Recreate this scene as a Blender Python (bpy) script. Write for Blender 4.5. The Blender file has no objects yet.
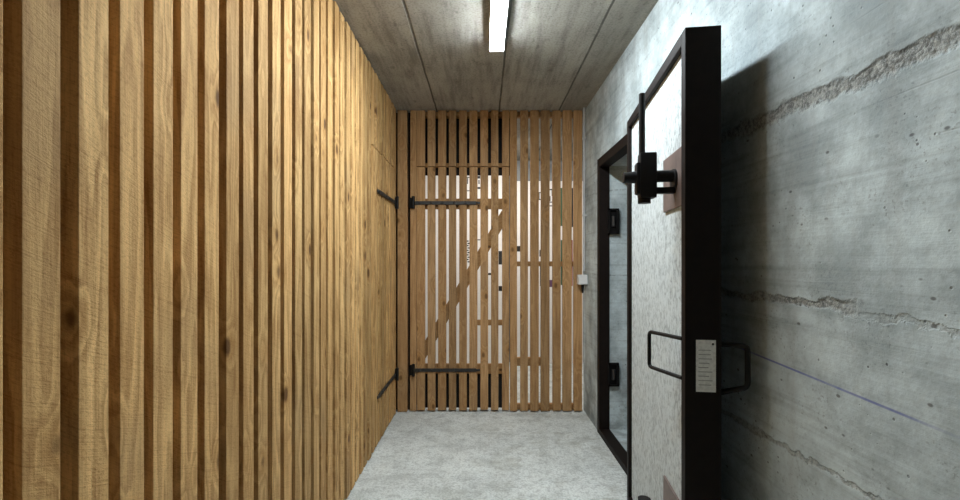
import bpy, bmesh, math, random
from mathutils import Vector, Matrix, noise
random.seed(7)
S = bpy.context.scene
C = S.collection
CAM = 1.187            # eye height
CEIL = 2.39
BACK = 3.60            # front plane of the end partition
LX = -0.680            # face of the left partition
RX = 0.807             # face of the right concrete wall

# ------------------------------------------------------------------ mesh helpers
def box(bm, x0, x1, y0, y1, z0, z1, bev=0.0, rot=None):
    cx, cy, cz = (x0+x1)/2, (y0+y1)/2, (z0+z1)/2
    m = Matrix.Translation((cx, cy, cz))
    if rot: m = m @ rot
    m = m @ Matrix.Diagonal((abs(x1-x0), abs(y1-y0), abs(z1-z0), 1))
    r = bmesh.ops.create_cube(bm, size=1.0, matrix=m)
    if bev > 0:
        es = list({e for v in r['verts'] for e in v.link_edges})
        bmesh.ops.bevel(bm, geom=es, offset=bev, segments=2, profile=0.6, affect='EDGES')
    return bm

def cyl(bm, p, q, r, seg=20, r2=None):
    p, q = Vector(p), Vector(q)
    d = q-p
    m = Matrix.Translation((p+q)/2) @ d.to_track_quat('Z', 'Y').to_matrix().to_4x4()
    bmesh.ops.create_cone(bm, cap_ends=True, segments=seg, radius1=r, radius2=r if r2 is None else r2, depth=d.length, matrix=m)
    return bm

def dome(bm, p, r, n):
    m = Matrix.Translation(p) @ Vector(n).to_track_quat('Z', 'Y').to_matrix().to_4x4() @ Matrix.Diagonal((1, 1, .55, 1))
    bmesh.ops.create_uvsphere(bm, u_segments=14, v_segments=8, radius=r, matrix=m)

def tube(bm, pts, r, seg=12, rad=0.012):
    """bent round bar with filleted corners"""
    P = [Vector(p) for p in pts]
    path = [P[0]]
    for i in range(1, len(P)-1):
        a = (P[i-1]-P[i]).normalized(); b = (P[i+1]-P[i]).normalized()
        s, e = P[i]+a*rad, P[i]+b*rad
        for k in range(6):
            t = k/5
            path.append((1-t)**2*s + 2*t*(1-t)*P[i] + t*t*e)
    path.append(P[-1])
    rings = []
    up = None
    for i, p in enumerate(path):
        t = (path[min(i+1, len(path)-1)]-path[max(i-1, 0)]).normalized()
        if up is None:
            up = t.orthogonal().normalized()
        up = (up - t*up.dot(t)).normalized()
        w = t.cross(up)
        rings.append([bm.verts.new(p + (up*math.cos(2*math.pi*k/seg) + w*math.sin(2*math.pi*k/seg))*r) for k in range(seg)])
    for a, b in zip(rings, rings[1:]):
        for k in range(seg):
            bm.faces.new((a[k], a[(k+1) % seg], b[(k+1) % seg], b[k]))
    bm.faces.new(list(reversed(rings[0]))); bm.faces.new(rings[-1])
    return bm

def obj(name, bm, mat, parent=None, smooth=False):
    bmesh.ops.recalc_face_normals(bm, faces=bm.faces)
    me = bpy.data.meshes.new(name)
    bm.to_mesh(me); bm.free()
    me.materials.append(mat)
    if smooth:
        me.polygons.foreach_set('use_smooth', [True]*len(me.polygons))
        me.set_sharp_from_angle(angle=math.radians(35))
    o = bpy.data.objects.new(name, me)
    C.objects.link(o)
    if parent: o.parent = parent
    return o

def thing(name, label, cat, loc=(0, 0, 0), rotz=0, group=None):
    o = bpy.data.objects.new(name, None)
    o.empty_display_size = 0.1
    C.objects.link(o)
    o.location = loc; o.rotation_euler = (0, 0, rotz)
    o['label'] = label; o['category'] = cat; o['kind'] = 'thing'
    if group: o['group'] = group
    return o

def struct(name, bm, mat):
    o = obj(name, bm, mat); o['kind'] = 'structure'; return o

def B(*a, **k):
    return box(bmesh.new(), *a, **k)

# ------------------------------------------------------------------ node helper
class N:
    def __init__(s, name):
        s.m = bpy.data.materials.new(name); s.m.use_nodes = True
        s.t = s.m.node_tree; s.b = s.t.nodes['Principled BSDF']
        s.out = s.t.nodes['Material Output']
    def n(s, typ, **k):
        x = s.t.nodes.new(typ)
        for a, v in k.items(): setattr(x, a, v)
        return x
    def link(s, a, b): s.t.links.new(a, b)
    def put(s, sock, v):
        if hasattr(v, 'links') or isinstance(v, bpy.types.NodeSocket): s.link(v, sock)
        else: sock.default_value = v
    def math(s, op, a, b=0.0, c=0.0, clamp=False):
        x = s.n('ShaderNodeMath', operation=op); x.use_clamp = clamp
        s.put(x.inputs[0], a); s.put(x.inputs[1], b)
        if op in ('MULTIPLY_ADD', 'SMOOTH_MIN'): s.put(x.inputs[2], c)
        return x.outputs[0]
    def vmath(s, op, a, b):
        x = s.n('ShaderNodeVectorMath', operation=op)
        s.put(x.inputs[0], a); s.put(x.inputs[1], b)
        return x.outputs[0]
    def pos(s):
        return s.n('ShaderNodeTexCoord').outputs['Object']
    def sep(s, v):
        x = s.n('ShaderNodeSeparateXYZ'); s.link(v, x.inputs[0]); return x.outputs
    def comb(s, x, y, z):
        c = s.n('ShaderNodeCombineXYZ'); s.put(c.inputs[0], x); s.put(c.inputs[1], y); s.put(c.inputs[2], z); return c.outputs[0]
    def noise(s, v, scale, detail=4, rough=.55, dist=0.0):
        x = s.n('ShaderNodeTexNoise'); s.link(v, x.inputs['Vector'])
        x.inputs['Scale'].default_value = scale; x.inputs['Detail'].default_value = detail
        x.inputs['Roughness'].default_value = rough; x.inputs['Distortion'].default_value = dist
        return x.outputs['Fac']
    def voro(s, v, scale):
        x = s.n('ShaderNodeTexVoronoi'); s.link(v, x.inputs['Vector']); x.inputs['Scale'].default_value = scale
        return x.outputs['Distance']
    def ramp(s, v, a, b, lo=0.0, hi=1.0, smooth=True):
        x = s.n('ShaderNodeMapRange'); x.interpolation_type = 'SMOOTHSTEP' if smooth else 'LINEAR'
        s.put(x.inputs['Value'], v)
        for k, q in (('From Min', a), ('From Max', b), ('To Min', lo), ('To Max', hi)): s.put(x.inputs[k], q)
        return x.outputs['Result']
    def mix(s, f, a, b, blend='MIX'):
        x = s.n('ShaderNodeMix', data_type='RGBA', blend_type=blend)
        s.put(x.inputs[0], f)
        for sock, v in ((x.inputs[6], a), (x.inputs[7], b)):
            if isinstance(v, tuple): v = v + (1,) if len(v) == 3 else v
            s.put(sock, v)
        return x.outputs[2]
    def bump(s, h, strength, dist=.01, prev=None):
        x = s.n('ShaderNodeBump'); s.put(x.inputs['Height'], h)
        x.inputs['Strength'].default_value = strength; x.inputs['Distance'].default_value = dist
        if prev is not None: s.link(prev, x.inputs['Normal'])
        return x.outputs[0]
    def finish(s, col, rough=.6, normal=None, metal=0.0, spec=.3):
        if isinstance(col, tuple): col = col + (1,)
        s.put(s.b.inputs['Base Color'], col); s.put(s.b.inputs['Roughness'], rough)
        s.b.inputs['Metallic'].default_value = metal
        s.b.inputs['Specular IOR Level'].default_value = spec
        if normal is not None: s.link(normal, s.b.inputs['Normal'])
        return s.m

# ------------------------------------------------------------------ materials
def wood(name, light, dark, axis='Z', knotk=1.0, kr=.075):
    g = N(name)
    p = g.pos()
    rnd = g.n('ShaderNodeNewGeometry').outputs['Random Per Island']
    x, y, z = g.sep(p)
    if axis == 'X': x, z = z, x
    off = g.math('MULTIPLY', rnd, 61.0)
    off2 = g.math('MULTIPLY', rnd, 23.7)
    v = g.comb(g.math('ADD', x, off), g.math('ADD', y, off2), g.math('ADD', z, off))
    # knots
    kv = g.vmath('MULTIPLY', v, (7.5, 7.5, 4.6))
    kd0 = g.voro(kv, 1.0)
    kw = g.noise(v, 40, 2)
    kd = g.math('MULTIPLY_ADD', kw, .05, g.math('SUBTRACT', kd0, .025))
    knot = g.math('MULTIPLY', g.ramp(kd, kr, kr+.085, 1, 0), knotk)
    halo = g.ramp(kd, .07, .36, 1, 0)
    # grain: stretched rings bending round the knots
    gv = g.vmath('MULTIPLY', v, (9, 9, .8))
    low = g.noise(gv, 1.0, 3, .5, .3)
    ringc = g.math('ADD', g.math('MULTIPLY', low, 9.0), g.math('MULTIPLY', g.ramp(kd, .0, .45, 1, 0), 2.2))
    ring = g.math('FRACT', ringc)
    ring = g.math('MULTIPLY', g.ramp(ring, 0, .75), g.ramp(ring, .8, 1, 1, 0))
    fib = g.noise(g.vmath('MULTIPLY', v, (260, 260, 9)), 1.0, 3, .6)
    fib2 = g.noise(g.vmath('MULTIPLY', v, (60, 60, 3)), 1.0, 3, .6)
    saw = g.noise(g.comb(g.math('MULTIPLY_ADD', z, 420, g.math('MULTIPLY', g.math('ADD', x, y), 160)), off, g.math('MULTIPLY', z, 6)), 1.0, 2, .5)
    fuzz = g.noise(g.comb(g.math('MULTIPLY', g.math('ADD', x, y), 170), off, g.math('MULTIPLY_ADD', g.math('ADD', x, y), 90, g.math('MULTIPLY', z, 210))), 1.0, 4, .7)
    blot = g.noise(g.vmath('MULTIPLY', v, (10, 10, 3)), 1.0, 4, .6)
    f = g.math('MULTIPLY', ring, .42)
    f = g.math('ADD', f, g.ramp(fib, .42, .75, 0, .30))
    f = g.math('ADD', f, g.ramp(fib2, .4, .75, 0, .28))
    f = g.math('ADD', f, g.math('ADD', g.ramp(saw, .5, .75, 0, .22), g.ramp(fuzz, .46, .72, 0, .34)))
    f = g.math('ADD', f, g.ramp(blot, .4, .75, 0, .26), clamp=True)
    col = g.mix(f, light, dark)
    # every board its own tone
    r2 = g.math('FRACT', g.math('MULTIPLY', rnd, 17.31))
    r3 = g.math('FRACT', g.math('MULTIPLY', rnd, 41.77))
    col = g.mix(1.0, col, g.mix(r2, (.72, .715, .69), (1.14, 1.12, 1.08)), 'MULTIPLY')
    col = g.mix(g.math('MULTIPLY', r3, .30), col, (.42, .20, .06))
    # a few boards have weathered grey stretches
    wz = g.noise(g.comb(off, off2, g.math('MULTIPLY', z, 1.7)), 1.0, 1)
    grey = g.math('MULTIPLY', g.ramp(wz, .60, .68), .22)
    col = g.mix(grey, col, (.20, .15, .09))
    col = g.mix(g.math('MULTIPLY', halo, .45), col, (.40, .20, .06))
    col = g.mix(g.math('MULTIPLY', knot, .85), col, (.075, .030, .010))
    h = g.math('ADD', g.math('ADD', g.math('MULTIPLY', saw, .5), fuzz), g.math('MULTIPLY', fib, .5))
    nb = g.bump(h, .55, .0025)
    return g.finish(col, .72, nb, spec=.2)

W_LEFT = wood('sawn_larch', (.90, .585, .265), (.36, .190, .068))
W_BACK = wood('sawn_larch_darker', (.58, .365, .185), (.29, .160, .072), knotk=.75, kr=.055)
W_RAIL = wood('sawn_larch_rail', (.40, .24, .11), (.22, .12, .05), axis='X', kr=.04)

def concrete(name, kind):
    g = N(name)
    p = g.pos(); x, y, z = g.sep(p)
    big = g.noise(p, 1.6, 5, .6)
    mid = g.noise(p, 9, 5, .6)
    fine = g.noise(p, 90, 4, .65)
    pore = g.voro(p, 34)
    pm = g.math('MULTIPLY', g.ramp(pore, .07, .13, 1, 0), g.ramp(g.noise(p, 5, 2), .50, .60))
    if kind == 'wall':
        a, b = (.585, .665, .69), (.32, .365, .38)
        st = g.noise(g.comb(x, g.math('MULTIPLY', y, 1.3), g.math('MULTIPLY', z, 38)), 1.0, 5, .6, .2)
        plank = g.noise(g.comb(0, 0, g.math('SNAP', z, .098)), 31.0, 0)
        seam = g.math('ABSOLUTE', g.math('SUBTRACT', g.math('FRACT', g.math('DIVIDE', g.math('MULTIPLY_ADD', g.noise(p, 3, 2), .012, z), .098)), .5))
        seamm = g.math('MULTIPLY', g.ramp(seam, .0, .03, 1, 0), g.ramp(g.noise(g.vmath('MULTIPLY', p, (1, 1, 9)), 2.6, 3), .50, .68))
        f = g.math('ADD', g.ramp(big, .35, .7, 0, .45), g.ramp(st, .45, .8, 0, .65))
        f = g.math('ADD', f, g.ramp(fine, .5, .8, 0, .4), clamp=True)
        col = g.mix(f, a, b)
        col = g.mix(1.0, col, g.mix(plank, (.90, .90, .90), (1.10, 1.10, 1.09)), 'MULTIPLY')
        col = g.mix(g.math('MULTIPLY', seamm, .22), col, (.15, .155, .15))
        cl = g.noise(p, 4.2, 6, .68)
        col = g.mix(1.0, col, g.mix(g.ramp(cl, .33, .66), (.64, .65, .65), (1.14, 1.14, 1.13)), 'MULTIPLY')
        speck = g.math('MULTIPLY', g.ramp(g.noise(p, 110, 3, .7), .56, .68), g.ramp(g.noise(p, 7, 3), .42, .6))
        col = g.mix(g.math('MULTIPLY', speck, .5), col, (.15, .16, .16))
        drip = g.noise(g.comb(x, g.math('MULTIPLY', y, 14), g.math('MULTIPLY', z, 1.1)), 1.0, 3)
        col = g.mix(g.ramp(drip, .52, .75, 0, .30), col, (.36, .37, .36))
        pm2 = g.math('MULTIPLY', g.ramp(g.voro(g.vmath('MULTIPLY', p, (1, .8, 1.3)), 19), .06, .12, 1, 0), g.ramp(g.noise(p, 4.1, 2), .46, .52))
        col = g.mix(g.math('MAXIMUM', g.math('MULTIPLY', pm, .7), g.math('MULTIPLY', pm2, .8)), col, (.10, .10, .10))
        h = g.math('SUBTRACT', g.math('ADD', g.math('MULTIPLY', st, .5), g.math('MULTIPLY', fine, .35)), g.math('ADD', pm, g.math('MULTIPLY', seamm, .25)))
        # pour joints with honeycombed gravel
        wob = g.noise(p, 5.5, 4, .65); wob2 = g.noise(p, 26, 4, .7)
        hz = g.math('SUBTRACT', z, CAM)
        grav = g.noise(p, 75, 5, .75); gcell = g.voro(p, 85)
        for (c, sl, w, lo, hi, amt) in ((.398, -.035, .030, 0.3, 2.0, 1.0), (-.100, .0, .017, .95, 2.0, 1.0), (-.112, .0, .010, .3, 1.05, .35), (-.49, .03, .012, .85, 1.7, .7)):
            cen = g.math('MULTIPLY_ADD', g.math('SUBTRACT', y, 1.0), -sl, c)
            dd = g.math('SUBTRACT', hz, cen)
            dd = g.math('ADD', dd, g.math('MULTIPLY_ADD', wob, .055, -.0275))
            dd = g.math('ADD', dd, g.math('MULTIPLY_ADD', wob2, .036, -.018))
            wloc = g.math('MULTIPLY', g.ramp(g.noise(p, 3.7, 2), .3, .7, .45, 1.2), w)
            m = g.ramp(g.math('ABSOLUTE', dd), g.math('MULTIPLY', wloc, .45), wloc, 1, 0)
            m = g.math('MULTIPLY', m, g.math('MULTIPLY', g.ramp(y, lo, lo+.1), g.ramp(y, hi-.2, hi, 1, 0)))
            m = g.math('MULTIPLY', m, amt)
            gc = g.mix(g.ramp(grav, .36, .62), (.11, .11, .10), (.46, .47, .45))
            col = g.mix(g.math('MULTIPLY', m, .8), col, gc)
            ledge_shade = g.ramp(g.math('ABSOLUTE', g.math('SUBTRACT', dd, g.math('MULTIPLY', wloc, .8))), 0, g.math('MULTIPLY', wloc, .35), 1, 0)  # ledge shadow painted as a dark line along each joint's upper edge
            ledge_shade = g.math('MULTIPLY', ledge_shade, g.math('MULTIPLY', g.ramp(y, lo, lo+.1), g.math('MULTIPLY', g.ramp(wob2, .42, .6), amt)))
            col = g.mix(g.math('MULTIPLY', ledge_shade, .55), col, (.06, .058, .052))
            h = g.math('SUBTRACT', h, g.math('MULTIPLY', m, g.math('MULTIPLY_ADD', g.math('SUBTRACT', 1.0, grav), 2.2, g.math('MULTIPLY', gcell, 1.6))))
        # blue snapped chalk line
        lz = g.math('SUBTRACT', hz, g.math('MULTIPLY_ADD', y, .043, -.331))
        lm = g.ramp(g.math('ABSOLUTE', lz), .001, .0042, 1, 0)
        lm = g.math('MULTIPLY', lm, g.math('MULTIPLY', g.ramp(y, .80, .90, .3, 1), g.ramp(y, 1.42, 1.5, 1, 0)))
        lm = g.math('MULTIPLY', lm, g.ramp(g.noise(p, 12, 3), .3, .6, .4, .8))
        col = g.mix(lm, col, (.12, .14, .42))
        # dark blotches towards the foot of the wall
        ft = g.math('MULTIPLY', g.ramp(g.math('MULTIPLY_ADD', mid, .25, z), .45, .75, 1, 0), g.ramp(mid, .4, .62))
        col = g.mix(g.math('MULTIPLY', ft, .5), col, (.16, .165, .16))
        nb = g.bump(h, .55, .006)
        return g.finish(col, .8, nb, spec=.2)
    if kind == 'ceiling':
        a, b = (.46, .44, .39), (.21, .20, .175)
        st = g.noise(g.comb(g.math('MULTIPLY', x, 22), g.math('MULTIPLY', y, 2.2), z), 1.0, 5, .65)
        f = g.math('ADD', g.ramp(big, .35, .7, 0, .5), g.ramp(st, .4, .75, 0, .6))
        f = g.math('ADD', f, g.ramp(fine, .45, .68, 0, .45), clamp=True)
        col = g.mix(f, a, b)
        col = g.mix(g.math('MULTIPLY', g.ramp(g.noise(g.vmath('MULTIPLY', p, (16, 9, 1)), 1.0, 4, .7), .58, .72), .5), col, (.13, .125, .11))
        h = g.math('MULTIPLY_ADD', fine, .4, g.math('MULTIPLY', st, .4))
        for c in (-1.36, -.865, -.367, .128, .603):
            d = g.math('ABSOLUTE', g.math('SUBTRACT', g.math('MULTIPLY_ADD', g.noise(p, 6, 3), .010, x), c+.005))
            m = g.math('MULTIPLY', g.ramp(d, .003, .009, 1, 0), g.ramp(g.noise(p, 4.3, 3), .25, .5, .35, .9))
            col = g.mix(m, col, (.085, .08, .07))
            h = g.math('SUBTRACT', h, m)
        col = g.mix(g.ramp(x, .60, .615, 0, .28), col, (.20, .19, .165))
        col = g.mix(g.math('MULTIPLY', pm, .75), col, (.07, .07, .06))
        h = g.math('SUBTRACT', h, pm)
        return g.finish(col, .85, g.bump(h, .5, .006), spec=.15)
    if kind == 'floor':
        a, b = (.80, .84, .82), (.46, .485, .47)
        f = g.math('ADD', g.ramp(big, .35, .7, 0, .45), g.ramp(mid, .42, .75, 0, .55))
        f = g.math('ADD', f, g.ramp(fine, .42, .66, 0, .6), clamp=True)
        col = g.mix(f, a, b)
        grit = g.ramp(g.noise(p, 34, 5, .7), .50, .62, 0, .42)
        col = g.mix(grit, col, (.27, .285, .275))
        wht = g.math('MULTIPLY', g.ramp(g.noise(p, 60, 4, .75), .56, .68), g.ramp(g.noise(p, 2.3, 3), .42, .58))
        col = g.mix(g.math('MULTIPLY', wht, .8), col, (.80, .82, .80))
        col = g.mix(g.math('MULTIPLY', g.ramp(g.noise(p, 60, 3, .7), .62, .72), .5), col, (.17, .175, .165))
        brown = g.math('MULTIPLY', g.ramp(g.noise(p, 2.9, 6, .75), .48, .66, 0, .55), g.ramp(x, -.35, .35, .35, 1))
        col = g.mix(brown, col, (.30, .30, .25))
        h = g.math('MULTIPLY_ADD', fine, .5, g.math('MULTIPLY', mid, .5))
        return g.finish(col, .75, g.bump(h, .45, .005), spec=.25)
    if kind == 'door':
        a, b = (.58, .625, .63), (.29, .32, .325)
        pit = g.noise(g.vmath('MULTIPLY', p, (1, 1, .55)), 95, 4, .7)
        f = g.math('ADD', g.ramp(pit, .44, .66, 0, .85), g.ramp(mid, .45, .75, 0, .25), clamp=True)
        col = g.mix(f, a, b)
        h = g.math('MULTIPLY', pit, -1.0)
        return g.finish(col, .8, g.bump(h, .35, .004), spec=.2)
    a, b = (.36, .38, .38), (.18, .19, .19)
    f = g.math('ADD', g.ramp(big, .35, .7, 0, .4), g.ramp(mid, .4, .7, 0, .6), clamp=True)
    col = g.mix(f, a, b)
    return g.finish(col, .85, g.bump(g.math('ADD', fine, mid), .4, .006), spec=.15)

M_WALL = concrete('board_marked_concrete', 'wall')
M_CEIL = concrete('ceiling_concrete', 'ceiling')
M_FLOOR = concrete('floor_concrete', 'floor')
M_DOORC = concrete('door_concrete', 'door')
M_CONC = concrete('plain_concrete', 'plain')

def paint(name, col, rough=.5, metal=0.0, spec=.4, mottled=.12, scale=30):
    g = N(name); p = g.pos()
    n1 = g.noise(p, scale, 4, .6)
    c2 = tuple(c*(1-mottled*2) for c in col)
    return g.finish(g.mix(g.ramp(n1, .35, .7), col, c2), rough, g.bump(g.noise(p, scale*6, 3), .08, .001), metal, spec)

M_BROWN = paint('brown_steel_paint', (.011, .007, .0055), .6, spec=.15)
M_PLATE = paint('worn_brown_primer', (.17, .125, .11), .5)
M_BLACK = paint('black_iron', (.007, .0065, .0065), .5, spec=.25)
M_ZINC = paint('dark_galvanised_iron', (.045, .043, .040), .5, .3)
M_WHITE = paint('white_plastic', (.78, .78, .77), .4, mottled=.03)
M_GREYPIPE = paint('grey_plastic', (.50, .52, .53), .45, mottled=.04)
M_TAG = paint('plate_aluminium', (.82, .82, .79), .45, .0, mottled=.10, scale=90)
M_TAGINK = paint('plate_print', (.42, .42, .40), .5)
M_SHEET = paint('white_board', (.86, .84, .81), .55, mottled=.03)
M_INK = paint('black_print', (.02, .02, .02), .5)
M_GREEN = paint('green_print', (.06, .12, .06), .5)
M_RED = paint('red_print', (.32, .06, .04), .5)
M_PURPLE = paint('purple_print', (.16, .08, .14), .5)
M_BACKING_SHADE = paint('black_backing_and_gap_shade', (.014, .011, .010), .8)  # black of the backing boards, also gap shade painted on the added wall
M_HOUSE = paint('lamp_housing', (.62, .62, .64), .4, mottled=.03)
g = N('lit_diffuser')
g.b.inputs['Base Color'].default_value = (.9, .9, .9, 1)
g.b.inputs['Emission Color'].default_value = (.86, .95, 1.0, 1)
g.b.inputs['Emission Strength'].default_value = 156.0
M_LAMP = g.m

# ------------------------------------------------------------------ setting
YF, YB = -1.25, 5.40
struct('floor', B(-1.80, 2.40, YF, YB, -.12, 0), M_FLOOR)
struct('ceiling', B(-1.80, 2.40, YF, YB, CEIL, CEIL+.15), M_CEIL)
struct('wall_front', B(-1.80, RX, YF-.15, YF, 0, CEIL), M_CONC)
struct('wall_back', B(-1.80, 2.40, YB, YB+.15, 0, CEIL), M_CONC)
struct('wall_left', B(-1.95, -1.80, YF, YB, 0, CEIL), M_CONC)
struct('wall_light_block', B(-1.80, -.548, 3.668, 3.80, 0, CEIL), M_BACKING_SHADE)  # added to stop store light leaking; its black is painted shade for the gap
# right wall with the doorway cut through it
OY0, OY1, OZ0, OZ1, WT = 2.32, 3.13, .034, 1.845, .25
bm = bmesh.new()
box(bm, RX, RX+WT, YF, OY0, 0, CEIL)
box(bm, RX, RX+WT, OY1, 3.655, 0, CEIL)
box(bm, RX, RX+WT, OY0, OY1, OZ1, CEIL)
box(bm, RX, RX+WT, OY0, OY1, 0, OZ0)
struct('wall_right', bm, M_WALL)
# the chamber behind the doorway
bm = bmesh.new()
box(bm, 2.40, 2.52, 1.48, YB, 0, CEIL)
box(bm, RX+WT, 2.40, 1.48, 1.6, 0, CEIL)
box(bm, RX+WT, 2.40, 3.50, 3.655, 0, CEIL)
struct('wall_chamber', bm, M_CONC)

# steel frame round the doorway
fr = bpy.data.objects.new('trim_1', None); C.objects.link(fr); fr['kind'] = 'structure'
fr.location = (RX, 2.72, 0)
fo = Vector((RX, 2.72, 0))
bm = bmesh.new()
F, T, D = .055, .008, .062
def fb(*a): box(bm, a[0]-fo.x, a[1]-fo.x, a[2]-fo.y, a[3]-fo.y, a[4], a[5], bev=.0015)
fb(RX-T, RX-.0003, OY1, OY1+F, 0.001, OZ1+F)
fb(RX-T, RX-.0003, OY0-F, OY0, 0.001, OZ1+F)
fb(RX-T, RX-.0003, OY0, OY1, OZ1, OZ1+F)
fb(RX-T, RX-.0003, OY0, OY1, 0.001, OZ0)
fb(RX-T, RX+D, OY1-.005, OY1-.0003, OZ0, OZ1)
fb(RX-T, RX+D, OY0+.0003, OY0+.005, OZ0, OZ1)
fb(RX-T, RX+D, OY0, OY1, OZ1-.005, OZ1-.0003)
fb(RX-T, RX+D, OY0, OY1, OZ0+.0003, OZ0+.006)
obj('frame', bm, M_BROWN, fr)
for zc, hh in ((CAM+.278, .088), (CAM-.77, .080)):
    bm = bmesh.new()
    x0, x1 = RX+.050, RX+.122
    y1 = OY1-.0056; y0 = y1-.020
    for (a, b, c, d) in ((x0, x1, zc+hh-.012, zc+hh), (x0, x1, zc-hh, zc-hh+.012), (x0, x0+.012, zc-hh, zc+hh), (x1-.012, x1, zc-hh, zc+hh)):
        box(bm, a-fo.x, b-fo.x, y0-fo.y, y1-fo.y, c, d)
    box(bm, x0-fo.x, x1-fo.x, y1-.003-fo.y, y1-fo.y, zc-hh, zc+hh)
    sp = obj('strike_pocket', bm, M_BLACK, fr)
    bm = bmesh.new()
    cyl(bm, (x0+.036-fo.x, y1-.012-fo.y, zc-.035), (x0+.036-fo.x, y1-.012-fo.y, zc+.035), .012)
    obj('roller', bm, M_ZINC, sp, True)

# ------------------------------------------------------------------ left slatted partition
def slat_left(bm, y0, y1, z0, z1):
    w = random.uniform(-.0018, .0018); d = random.uniform(-.002, .002)
    rot = Matrix.Rotation(random.uniform(-.0012, .0012), 4, 'X') @ Matrix.Rotation(random.uniform(-.02, .02), 4, 'Z')
    box(bm, LX-.034+d, LX+d, y0+w, y1+w+random.uniform(-.0015, .0015), z0, z1, .0018, rot)

PL, GAP = .0884, .0275
G0 = .647
starts = [G0+GAP+PL*k for k in range(-21, 34)]          # left edge of each slat
DY0, DY1 = 2.80, 3.49                                    # door opening in the left partition
DTOP = CAM+.722
part_l = thing('slatted_partition', 'long partition of vertical sawn timber slats along the left side of the corridor', 'partition', (LX, 1.2, 0))
def rel(bm, root):
    bmesh.ops.translate(bm, verts=bm.verts, vec=-root.location); return bm
fix, over, dr = bmesh.new(), bmesh.new(), bmesh.new()
dslats = []
for s in starts:
    e = s+PL-GAP
    if e > 3.575: continue
    c = (s+e)/2
    if DY0 < c < DY1:
        slat_left(over, s, e, DTOP+.004, CEIL-.004); dslats.append((s, e))
    else:
        slat_left(fix, s, e, .006, CEIL-.004)
obj('slat_panel', rel(fix, part_l), W_LEFT, part_l)
obj('overdoor_panel', rel(over, part_l), W_LEFT, part_l)
for zc in (.16, 1.18, 2.28):
    bm = B(LX-.080, LX-.038, YF+.03, 2.77 if zc < 2 else 3.56, zc-.035, zc+.035, bev=.002)
    obj('rail', rel(bm, part_l), W_RAIL, part_l)
# door leaf of the left partition
ld = thing('slatted_gate', 'narrow slatted timber gate in the left partition, hung on iron straps beside the corner', 'gate', (LX, DY1, 0), group='slatted timber gates')
for s, e in dslats:
    slat_left(dr, s, e, .012, DTOP-.004)
obj('slat_panel', rel(dr, ld), W_LEFT, ld)
for zc in (CAM+.45, CAM-.865):
    obj('rail', rel(B(LX-.070, LX-.038, DY0+.02, DY1-.01, zc-.045, zc+.045, bev=.002), ld), W_RAIL, ld)
Y0b, Y1b = DY0+.03, DY1-.03
rot = math.atan2(1.20, Y1b-Y0b)
L = math.hypot(1.20, Y1b-Y0b)
bm = B(LX-.070, LX-.040, (Y0b+Y1b)/2-L/2+.03, (Y0b+Y1b)/2+L/2-.03, CAM-.2075-.04, CAM-.2075+.04, bev=.002, rot=None)
bmesh.ops.rotate(bm, verts=bm.verts, cent=(LX-.055, (Y0b+Y1b)/2, CAM-.2075), matrix=Matrix.Rotation(-rot, 3, 'X'))
obj('brace', rel(bm, ld), W_RAIL, ld)
def strap(parent, at, along, nrm, length, npts):
    """strap hinge: 'at' = pin, runs 'along', stands off by nrm (all local to parent)"""
    at, al, nr = Vector(at), Vector(along), Vector(nrm)
    def sl(bm, a0, a1, n0, n1, z0, z1, bev=.0012):
        p = at+al*a0+nr*n0; q = at+al*a1+nr*n1
        box(bm, min(p.x, q.x), max(p.x, q.x), min(p.y, q.y), max(p.y, q.y), at.z+z0, at.z+z1, bev)
    bm = bmesh.new()
    sl(bm, .012, length-.03, .0005, .0075, -.0135, .0135)
    sl(bm, length-.031, length, .0005, .0075, -.009, .009)
    h = obj('strap_hinge', bm, M_ZINC, parent)
    bm = bmesh.new()
    cyl(bm, at+nr*.0158+Vector((0, 0, -.045)), at+nr*.0158+Vector((0, 0, .045)), .012, 18)
    cyl(bm, at+nr*.0158+Vector((0, 0, .045)), at+nr*.0158+Vector((0, 0, .052)), .015, 18, .008)
    sl(bm, -.030, 0.004, .0005, .005, -.042, .042)
    obj('hinge_pin', bm, M_BLACK, h, True)
    for k in range(npts):
        a = .05+(length-.075)*k/(npts-1)
        bm = bmesh.new(); dome(bm, at+al*a+nr*.008, .0105, nr)
        obj('bolt', bm, M_ZINC, h, True)
for zc in (CAM+.455, CAM-.867):
    strap(ld, (.0028, 3.505-DY1, zc), (0, -1, 0), (1, 0, 0), .60, 6)

# ------------------------------------------------------------------ end partition
def PX(px): return (px-483.0)*BACK/455.0
ST = .030
def slat_back(bm, a, b, z0, z1, d=None):
    d = random.uniform(-.002, .002) if d is None else d
    rot = Matrix.Rotation(random.uniform(-.0010, .0010), 4, 'Y') @ Matrix.Rotation(random.uniform(-.015, .015), 4, 'Z')
    box(bm, PX(a)-.0008, PX(b)+.0008, BACK+d, BACK+ST+d, z0, z1, .0012, rot)

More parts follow.
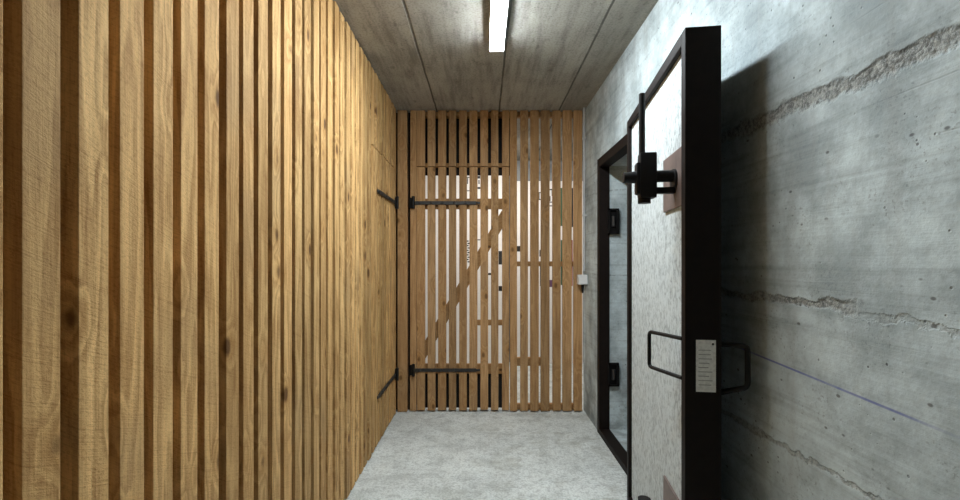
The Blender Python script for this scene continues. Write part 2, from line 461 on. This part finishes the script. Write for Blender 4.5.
pb = thing('slatted_partition', 'timber slat partition across the far end of the corridor, light showing between its slats', 'partition', (0, BACK, 0))
corner = bmesh.new()
box(corner, PX(397.6), PX(407.0), BACK-.004, BACK+.055, .003, CEIL-.003, .002)
obj('corner_post', rel(corner, pb), W_BACK, pb)
st_ = bmesh.new(); slat_back(st_, 410.3, 416.4, .010, CEIL-.003, 0)
obj('hinge_stile', rel(st_, pb), W_BACK, pb)
DTB = CAM+(262-166.5)*BACK/455
dgaps = [(424.8, 427.7), (435.2, 438.2), (446.0, 449.0), (456.0, 459.3), (466.7, 469.5), (477.3, 480.5), (488.0, 491.2), (498.3, 502.3)]
cur = 417.1
dsl = []
for a, b in dgaps:
    dsl.append((cur, a)); cur = b
dsl.append((cur, 509.1))
ov = bmesh.new()
for a, b in dsl: slat_back(ov, a, b, DTB+.003, CEIL-.003)
obj('overdoor_panel', rel(ov, pb), W_BACK, pb)
rg = [(516.9, 520.5), (527.9, 530.5), (538.7, 541.0), (549.5, 552.8), (560.6, 562.9), (571.6, 573.9)]
cur = 510.1
rp = bmesh.new()
for a, b in rg+[(582.0, 0)]:
    slat_back(rp, cur, a, .010, CEIL-.003); cur = b
obj('slat_panel', rel(rp, pb), W_BACK, pb)
for (x0, x1, z0, z1) in ((PX(411), PX(583.5), CEIL-.045, CEIL-.004), (PX(510.5), PX(583.0), CAM-.035, CAM+.005), (PX(510.5), PX(541.5), CAM-.83, CAM-.765),
                         (PX(510), PX(583), .008, .052)):
    bm = B(x0, x1, BACK+ST+.003, BACK+ST+.045, z0, z1, bev=.002)
    obj('rail', rel(bm, pb), W_RAIL, pb)
bm = B(PX(417), PX(509), BACK+ST+.003, BACK+ST+.040, DTB+.004, DTB+.034, bev=.002)
obj('rail', rel(bm, pb), W_RAIL, pb)
o = obj('backing_board', rel(B(PX(414), PX(512), BACK+ST+.047, BACK+ST+.059, DTB-.055, CEIL-.012), pb), M_BACKING_SHADE, pb)
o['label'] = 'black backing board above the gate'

bd = thing('slatted_gate', 'slatted timber gate in the end partition, with two strap hinges and diagonal brace', 'gate', (PX(416.6), BACK, 0), group='slatted timber gates')
db = bmesh.new()
for i, (a, b) in enumerate(dsl):
    slat_back(db, a, b, .016+random.uniform(-.004, .004), DTB-.003)
obj('slat_panel', rel(db, bd), W_BACK, bd)
def zpx(y): return CAM+(262-y)*(BACK+.03)/455
for y0, y1 in ((198.5, 209), (364, 374)):
    obj('rail', rel(B(PX(417.6), PX(509), BACK+ST+.003, BACK+ST+.030, zpx(y1), zpx(y0), bev=.002), bd), W_RAIL, bd)
obj('rail', rel(B(PX(475), PX(509), BACK+ST+.003, BACK+ST+.030, zpx(325.5), zpx(320), bev=.002), bd), W_RAIL, bd)
# diagonal brace running from the lower strap up to the closing edge
A, Bp = Vector((PX(421), 0, zpx(356))), Vector((PX(506), 0, zpx(213)))
ang = math.atan2(Bp.z-A.z, Bp.x-A.x); L = (Bp-A).length
mid = (A+Bp)/2
bm = B(mid.x-L/2, mid.x+L/2, BACK+ST+.003, BACK+ST+.028, mid.z-.038, mid.z+.038, bev=.002)
bmesh.ops.rotate(bm, verts=bm.verts, cent=(mid.x, BACK+ST, mid.z), matrix=Matrix.Rotation(-ang, 3, 'Y'))
obj('brace', rel(bm, bd), W_RAIL, bd)
o = obj('kick_board', rel(B(PX(417.6), PX(509), BACK+ST+.034, BACK+ST+.044, .014, zpx(371)), bd), M_BACKING_SHADE, bd)
o['label'] = 'black kick board behind the foot of the slats'
x0 = PX(416.6)
for y in (203.0, 370.0):
    strap(bd, (PX(413.6)-x0, -.0028, CAM+(262-y)*BACK/455), (1, 0, 0), (0, -1, 0), PX(480)-PX(413.6), 6)

# ------------------------------------------------------------------ boards stored behind the end partition
BY = 5.30
def BX(px): return (px-483.0)*BY/455.0
def BZ(y): return CAM+(262-y)*BY/455.0
def white_board(label, px0, px1, ytop, marks):
    r = thing('display_board', label, 'board', ((BX(px0)+BX(px1))/2, BY, 0), group='white boards stored behind the slats')
    lo = r.location
    obj('panel', B(BX(px0)-lo.x, BX(px1)-lo.x, 0, .022, .002, BZ(ytop), bev=.002), M_SHEET, r)
    for (a, b, c, d, m) in marks:
        obj('printed_mark', B(BX(a)-lo.x, BX(b)-lo.x, -.0015, .0008, BZ(d), BZ(c)), m, r)
    return r
K = M_INK
mk1 = [(466.9, 469.2, 172+0*i, 172.8, K) for i in range(1)]
mk1 += [(466.4, 469.6, y, y+.8, K) for y in (177, 190.4)] + [(467.2, 468.0, 178, 184, K), (477.4, 480.2, 176, 178.6, K), (478.4, 479.6, 180, 184, K), (477.4, 480.4, 187, 189, K)]
mk1 += [(466.6+(i % 2)*.9, 468.6+(i % 2)*.9, 240.5+i*2.3, 241.7+i*2.3, K) for i in range(10)]
mk1 += [(477.3, 480.3, 239.4, 240.3, K), (498.6, 502.0, 251, 264.5, K), (488.2, 491.0, 273, 275, K), (498.6, 502.2, 286, 291, K)]
white_board('tall white board with small black print standing behind the slatted gate', 414, 507.5, 164, mk1)
mk2 = [(516.8, 520.8, 246, 251.5, K), (539.4, 541.2, 250, 256.5, K), (540.0, 541.1, 264, 286, K), (549.4, 553.0, 280, 287, M_PURPLE),
       (538.8, 539.6, 193, 199, K), (538.8, 541, 192.2, 193.2, K), (538.8, 541, 199, 200, K),
       (549.4, 552.8, 189, 190.2, K), (551.6, 552.6, 190, 196, K), (549.6, 550.5, 196, 201, K), (549.4, 552.8, 201.6, 202.6, K), (549.4, 552.8, 205.4, 206.4, K),
       (560.4, 563.2, 188, 226, M_GREEN), (560.8, 562.6, 240, 285, M_GREEN), (571.4, 573.0, 188, 227, M_INK), (571.2, 572.6, 240, 286, M_RED)]
white_board('wide white board with coloured print standing behind the fixed slats at the right', 511, 583, 181, mk2)

# ------------------------------------------------------------------ ceiling lamp
lp = thing('batten_lamp', 'lit white strip lamp fixed along the middle of the concrete ceiling', 'lamp', (.074, 1.89, CEIL))
bm = B(-.040, .040, -.58, .58, -.046, -.0005, bev=.003)
obj('housing', bm, M_HOUSE, lp)
# half-round diffuser
bm = bmesh.new()
prof = [(-.035, -.0465), (-.035, -.050)] + [(-.035*math.cos(math.pi*k/10), -.050-.013*math.sin(math.pi*k/10)) for k in range(1, 10)] + [(.035, -.050), (.035, -.0465)]
r0 = [bm.verts.new((px, -.565, pz)) for px, pz in prof]; r1 = [bm.verts.new((px, .565, pz)) for px, pz in prof]
n = len(prof)
for i in range(n):
    bm.faces.new((r0[i], r0[(i+1) % n], r1[(i+1) % n], r1[i]))
bm.faces.new(r0); bm.faces.new(list(reversed(r1)))
obj('diffuser', bm, M_LAMP, lp, True)
for s in (-1, 1):
    bm = B(-.040, .040, min(s*.566, s*.582), max(s*.566, s*.582), -.066, -.0465, bev=.003)
    obj('end_cap', bm, M_HOUSE, lp)

# ------------------------------------------------------------------ conduit and box in the far right corner
cd = thing('conduit', 'thin grey conduit running down the far right corner from the ceiling to the box', 'pipe', (RX-.019, 3.545, 1.10))
bm = bmesh.new(); cyl(bm, (0, 0, .02), (0, 0, CEIL-1.101), .0095, 16)
obj('pipe', bm, M_GREYPIPE, cd, True)
for zc in (.45, 1.05):
    bm = B(-.012, .0187, -.012, .012, zc-.008, zc+.008, bev=.002)
    obj('clip', bm, M_GREYPIPE, cd)
jb = thing('junction_box', 'small white junction box at the foot of the conduit in the far right corner', 'box', (RX-.0003, 3.545, 1.05))
obj('case', B(-.070, 0, -.035, .035, -.038, .038, bev=.005), M_WHITE, jb)
obj('lid', B(-.060, -.008, -.040, -.0345, -.032, .032, bev=.002), M_WHITE, jb)
bm = bmesh.new(); cyl(bm, (-.030, 0, -.040), (-.030, 0, -.105), .014, 16, .006)
o = obj('cable_gland', bm, M_BLACK, jb, True); o['label'] = 'black gland under the box'

# ------------------------------------------------------------------ armoured door standing open against the right wall
ANG = math.atan2(-.9919, -.1267)
DW, DT, DH0, DH1 = .90, .100, .028, CAM+.68
ad = thing('armored_door', 'heavy armored door with pale concrete face and dark steel edge, open against right wall', 'door', (.699, 2.21, 0), ANG)
# steel casing: channel round four sides plus back sheet
bm = bmesh.new()
E = .038
box(bm, 0, E, 0, DT, DH0, DH1, .003)
box(bm, DW-E, DW, 0, DT, DH0, DH1, .003)
box(bm, E, DW-E, 0, DT, DH1-E, DH1, .003)
box(bm, E, DW-E, 0, DT, DH0, DH0+E, .003)
box(bm, E, DW-E, DT-.006, DT-.001, DH0+E, DH1-E)
obj('steel_casing', bm, M_BROWN, ad)
bm = B(E-.001, DW-E+.001, .016, DT-.007, DH0+E-.001, DH1-E+.001)
o = obj('concrete_infill', bm, M_DOORC, ad); o['label'] = 'pale pitted concrete face'
# lever locks, one high and one low
def lever(zc, up):
    pl = obj('lock_plate', B(.628, DW-E-.002, .0085, .0158, zc-.09, zc+.09, bev=.0015), M_PLATE, ad)
    u = .766
    bm = bmesh.new()
    cyl(bm, (u, .010, zc+.012*up), (u, -.052, zc+.012*up), .019, 20)
    box(bm, u-.013, u+.013, -.050, .010, zc-.034*up-.010, zc-.034*up+.010, .003)
    cyl(bm, (u, .0084, zc), (u, .002, zc), .034, 24)
    ho = obj('spindle', bm, M_BLACK, pl, True)
    bm = bmesh.new()
    box(bm, u-.024, u+.024, -.102, -.050, zc+min(-.058*up, .086*up), zc+max(-.058*up, .086*up), .006)
    box(bm, u-.021, u+.021, -.112, -.098, zc-.045, zc+.055, .005)
    cyl(bm, (u, -.105, zc+.010), (u, -.150, zc+.010), .020, 20, .017)
    cyl(bm, (u, -.085, zc-.058*up), (u, -.085, zc-.074*up), .020, 18)
    obj('lock_hub', bm, M_BLACK, pl, True)
    bm = bmesh.new()
    z0, z1 = (zc+.07, zc+.276) if up > 0 else (zc-.07, zc-.276)
    cyl(bm, (u, -.092, z0), (u, -.092, z1), .0098, 18)
    dome(bm, (u, -.092, z1), .0098, (0, 0, up))
    obj('lever', bm, M_BLACK, pl, True)
lever(CAM+.262, 1)
lever(CAM-.833, -1)
# pull handles
zu, zl = CAM-.227, CAM-.344
bm = bmesh.new()
tube(bm, [(.868, .002, zu), (.725, -.060, zu-.002), (.725, -.060, zl), (.868, .002, zl)], .0062, rad=.014)
o = obj('pull_handle', bm, M_BLACK, ad, True); o['label'] = 'black pull handle on the concrete face'
bm = bmesh.new()
tube(bm, [(.855, DT-.002, zu-.015), (.905, DT+.068, zu-.012), (.905, DT+.068, zl-.012), (.855, DT-.002, zl-.045)], .0075, rad=.014)
o = obj('pull_handle', bm, M_BLACK, ad, True); o['label'] = 'black pull handle on the wall side'
# rating plate on the closing edge
tg = obj('rating_plate', B(DW-.0004, DW+.0016, .030, .084, CAM-.374, CAM-.2245), M_TAG, ad)
tg['label'] = 'small pale metal plate on the dark edge'
bm = bmesh.new()
for k in range(9):
    a = .036+random.uniform(0, .002); b = .077-random.uniform(0, .016)
    box(bm, DW+.0015, DW+.0019, a, b, CAM-.355+.0125*k, CAM-.3525+.0125*k)
obj('worn_print', bm, M_TAGINK, tg)
bm = bmesh.new(); dome(bm, (DW+.0018, .076, CAM-.236), .0034, (1, 0, 0)); obj('screw', bm, M_INK, tg, True)
# hinge knuckles
for zc in (.38, 1.52):
    bm = bmesh.new()
    cyl(bm, (-.017, .062, zc-.08), (-.017, .062, zc-.002), .0155, 18)
    cyl(bm, (-.017, .062, zc+.002), (-.017, .062, zc+.08), .0155, 18)
    box(bm, -.012, .001, .050, .074, zc-.07, zc+.07)
    obj('hinge_knuckle', bm, M_BROWN, ad, True)

# ------------------------------------------------------------------ light
def area(name, loc, rot, sx, sy, power, col):
    l = bpy.data.lights.new(name, 'AREA'); l.shape = 'RECTANGLE'; l.size = sx; l.size_y = sy; l.energy = power; l.color = col
    o = bpy.data.objects.new(name, l); C.objects.link(o); o.location = loc; o.rotation_euler = rot
    return o
# the store behind the end partition has a lamp of its own on its ceiling
area('store_lamp_light', (.25, 4.25, CEIL-.03), (math.radians(14), 0, 0), 1.3, .06, 32, (1.0, .94, .88))

w = bpy.data.worlds.new('world'); S.world = w; w.use_nodes = True
w.node_tree.nodes['Background'].inputs[0].default_value = (.5, .55, .6, 1)
w.node_tree.nodes['Background'].inputs[1].default_value = 0.0

# ------------------------------------------------------------------ camera
cam = bpy.data.cameras.new('camera'); co = bpy.data.objects.new('camera', cam); C.objects.link(co)
co.location = (0, 0, CAM); co.rotation_euler = (math.radians(90), 0, 0)
cam.sensor_fit = 'HORIZONTAL'; cam.sensor_width = 36; cam.lens = 455/960*36
cam.shift_x = -3/960; cam.shift_y = 12/960
cam.clip_start = .02
S.camera = co
S.view_settings.view_transform = 'Standard'; S.view_settings.look = 'None'
S.view_settings.exposure = 0.0; S.view_settings.gamma = 1.0; S.view_settings.use_curve_mapping = False
S.cycles.max_bounces = 14; S.cycles.diffuse_bounces = 8
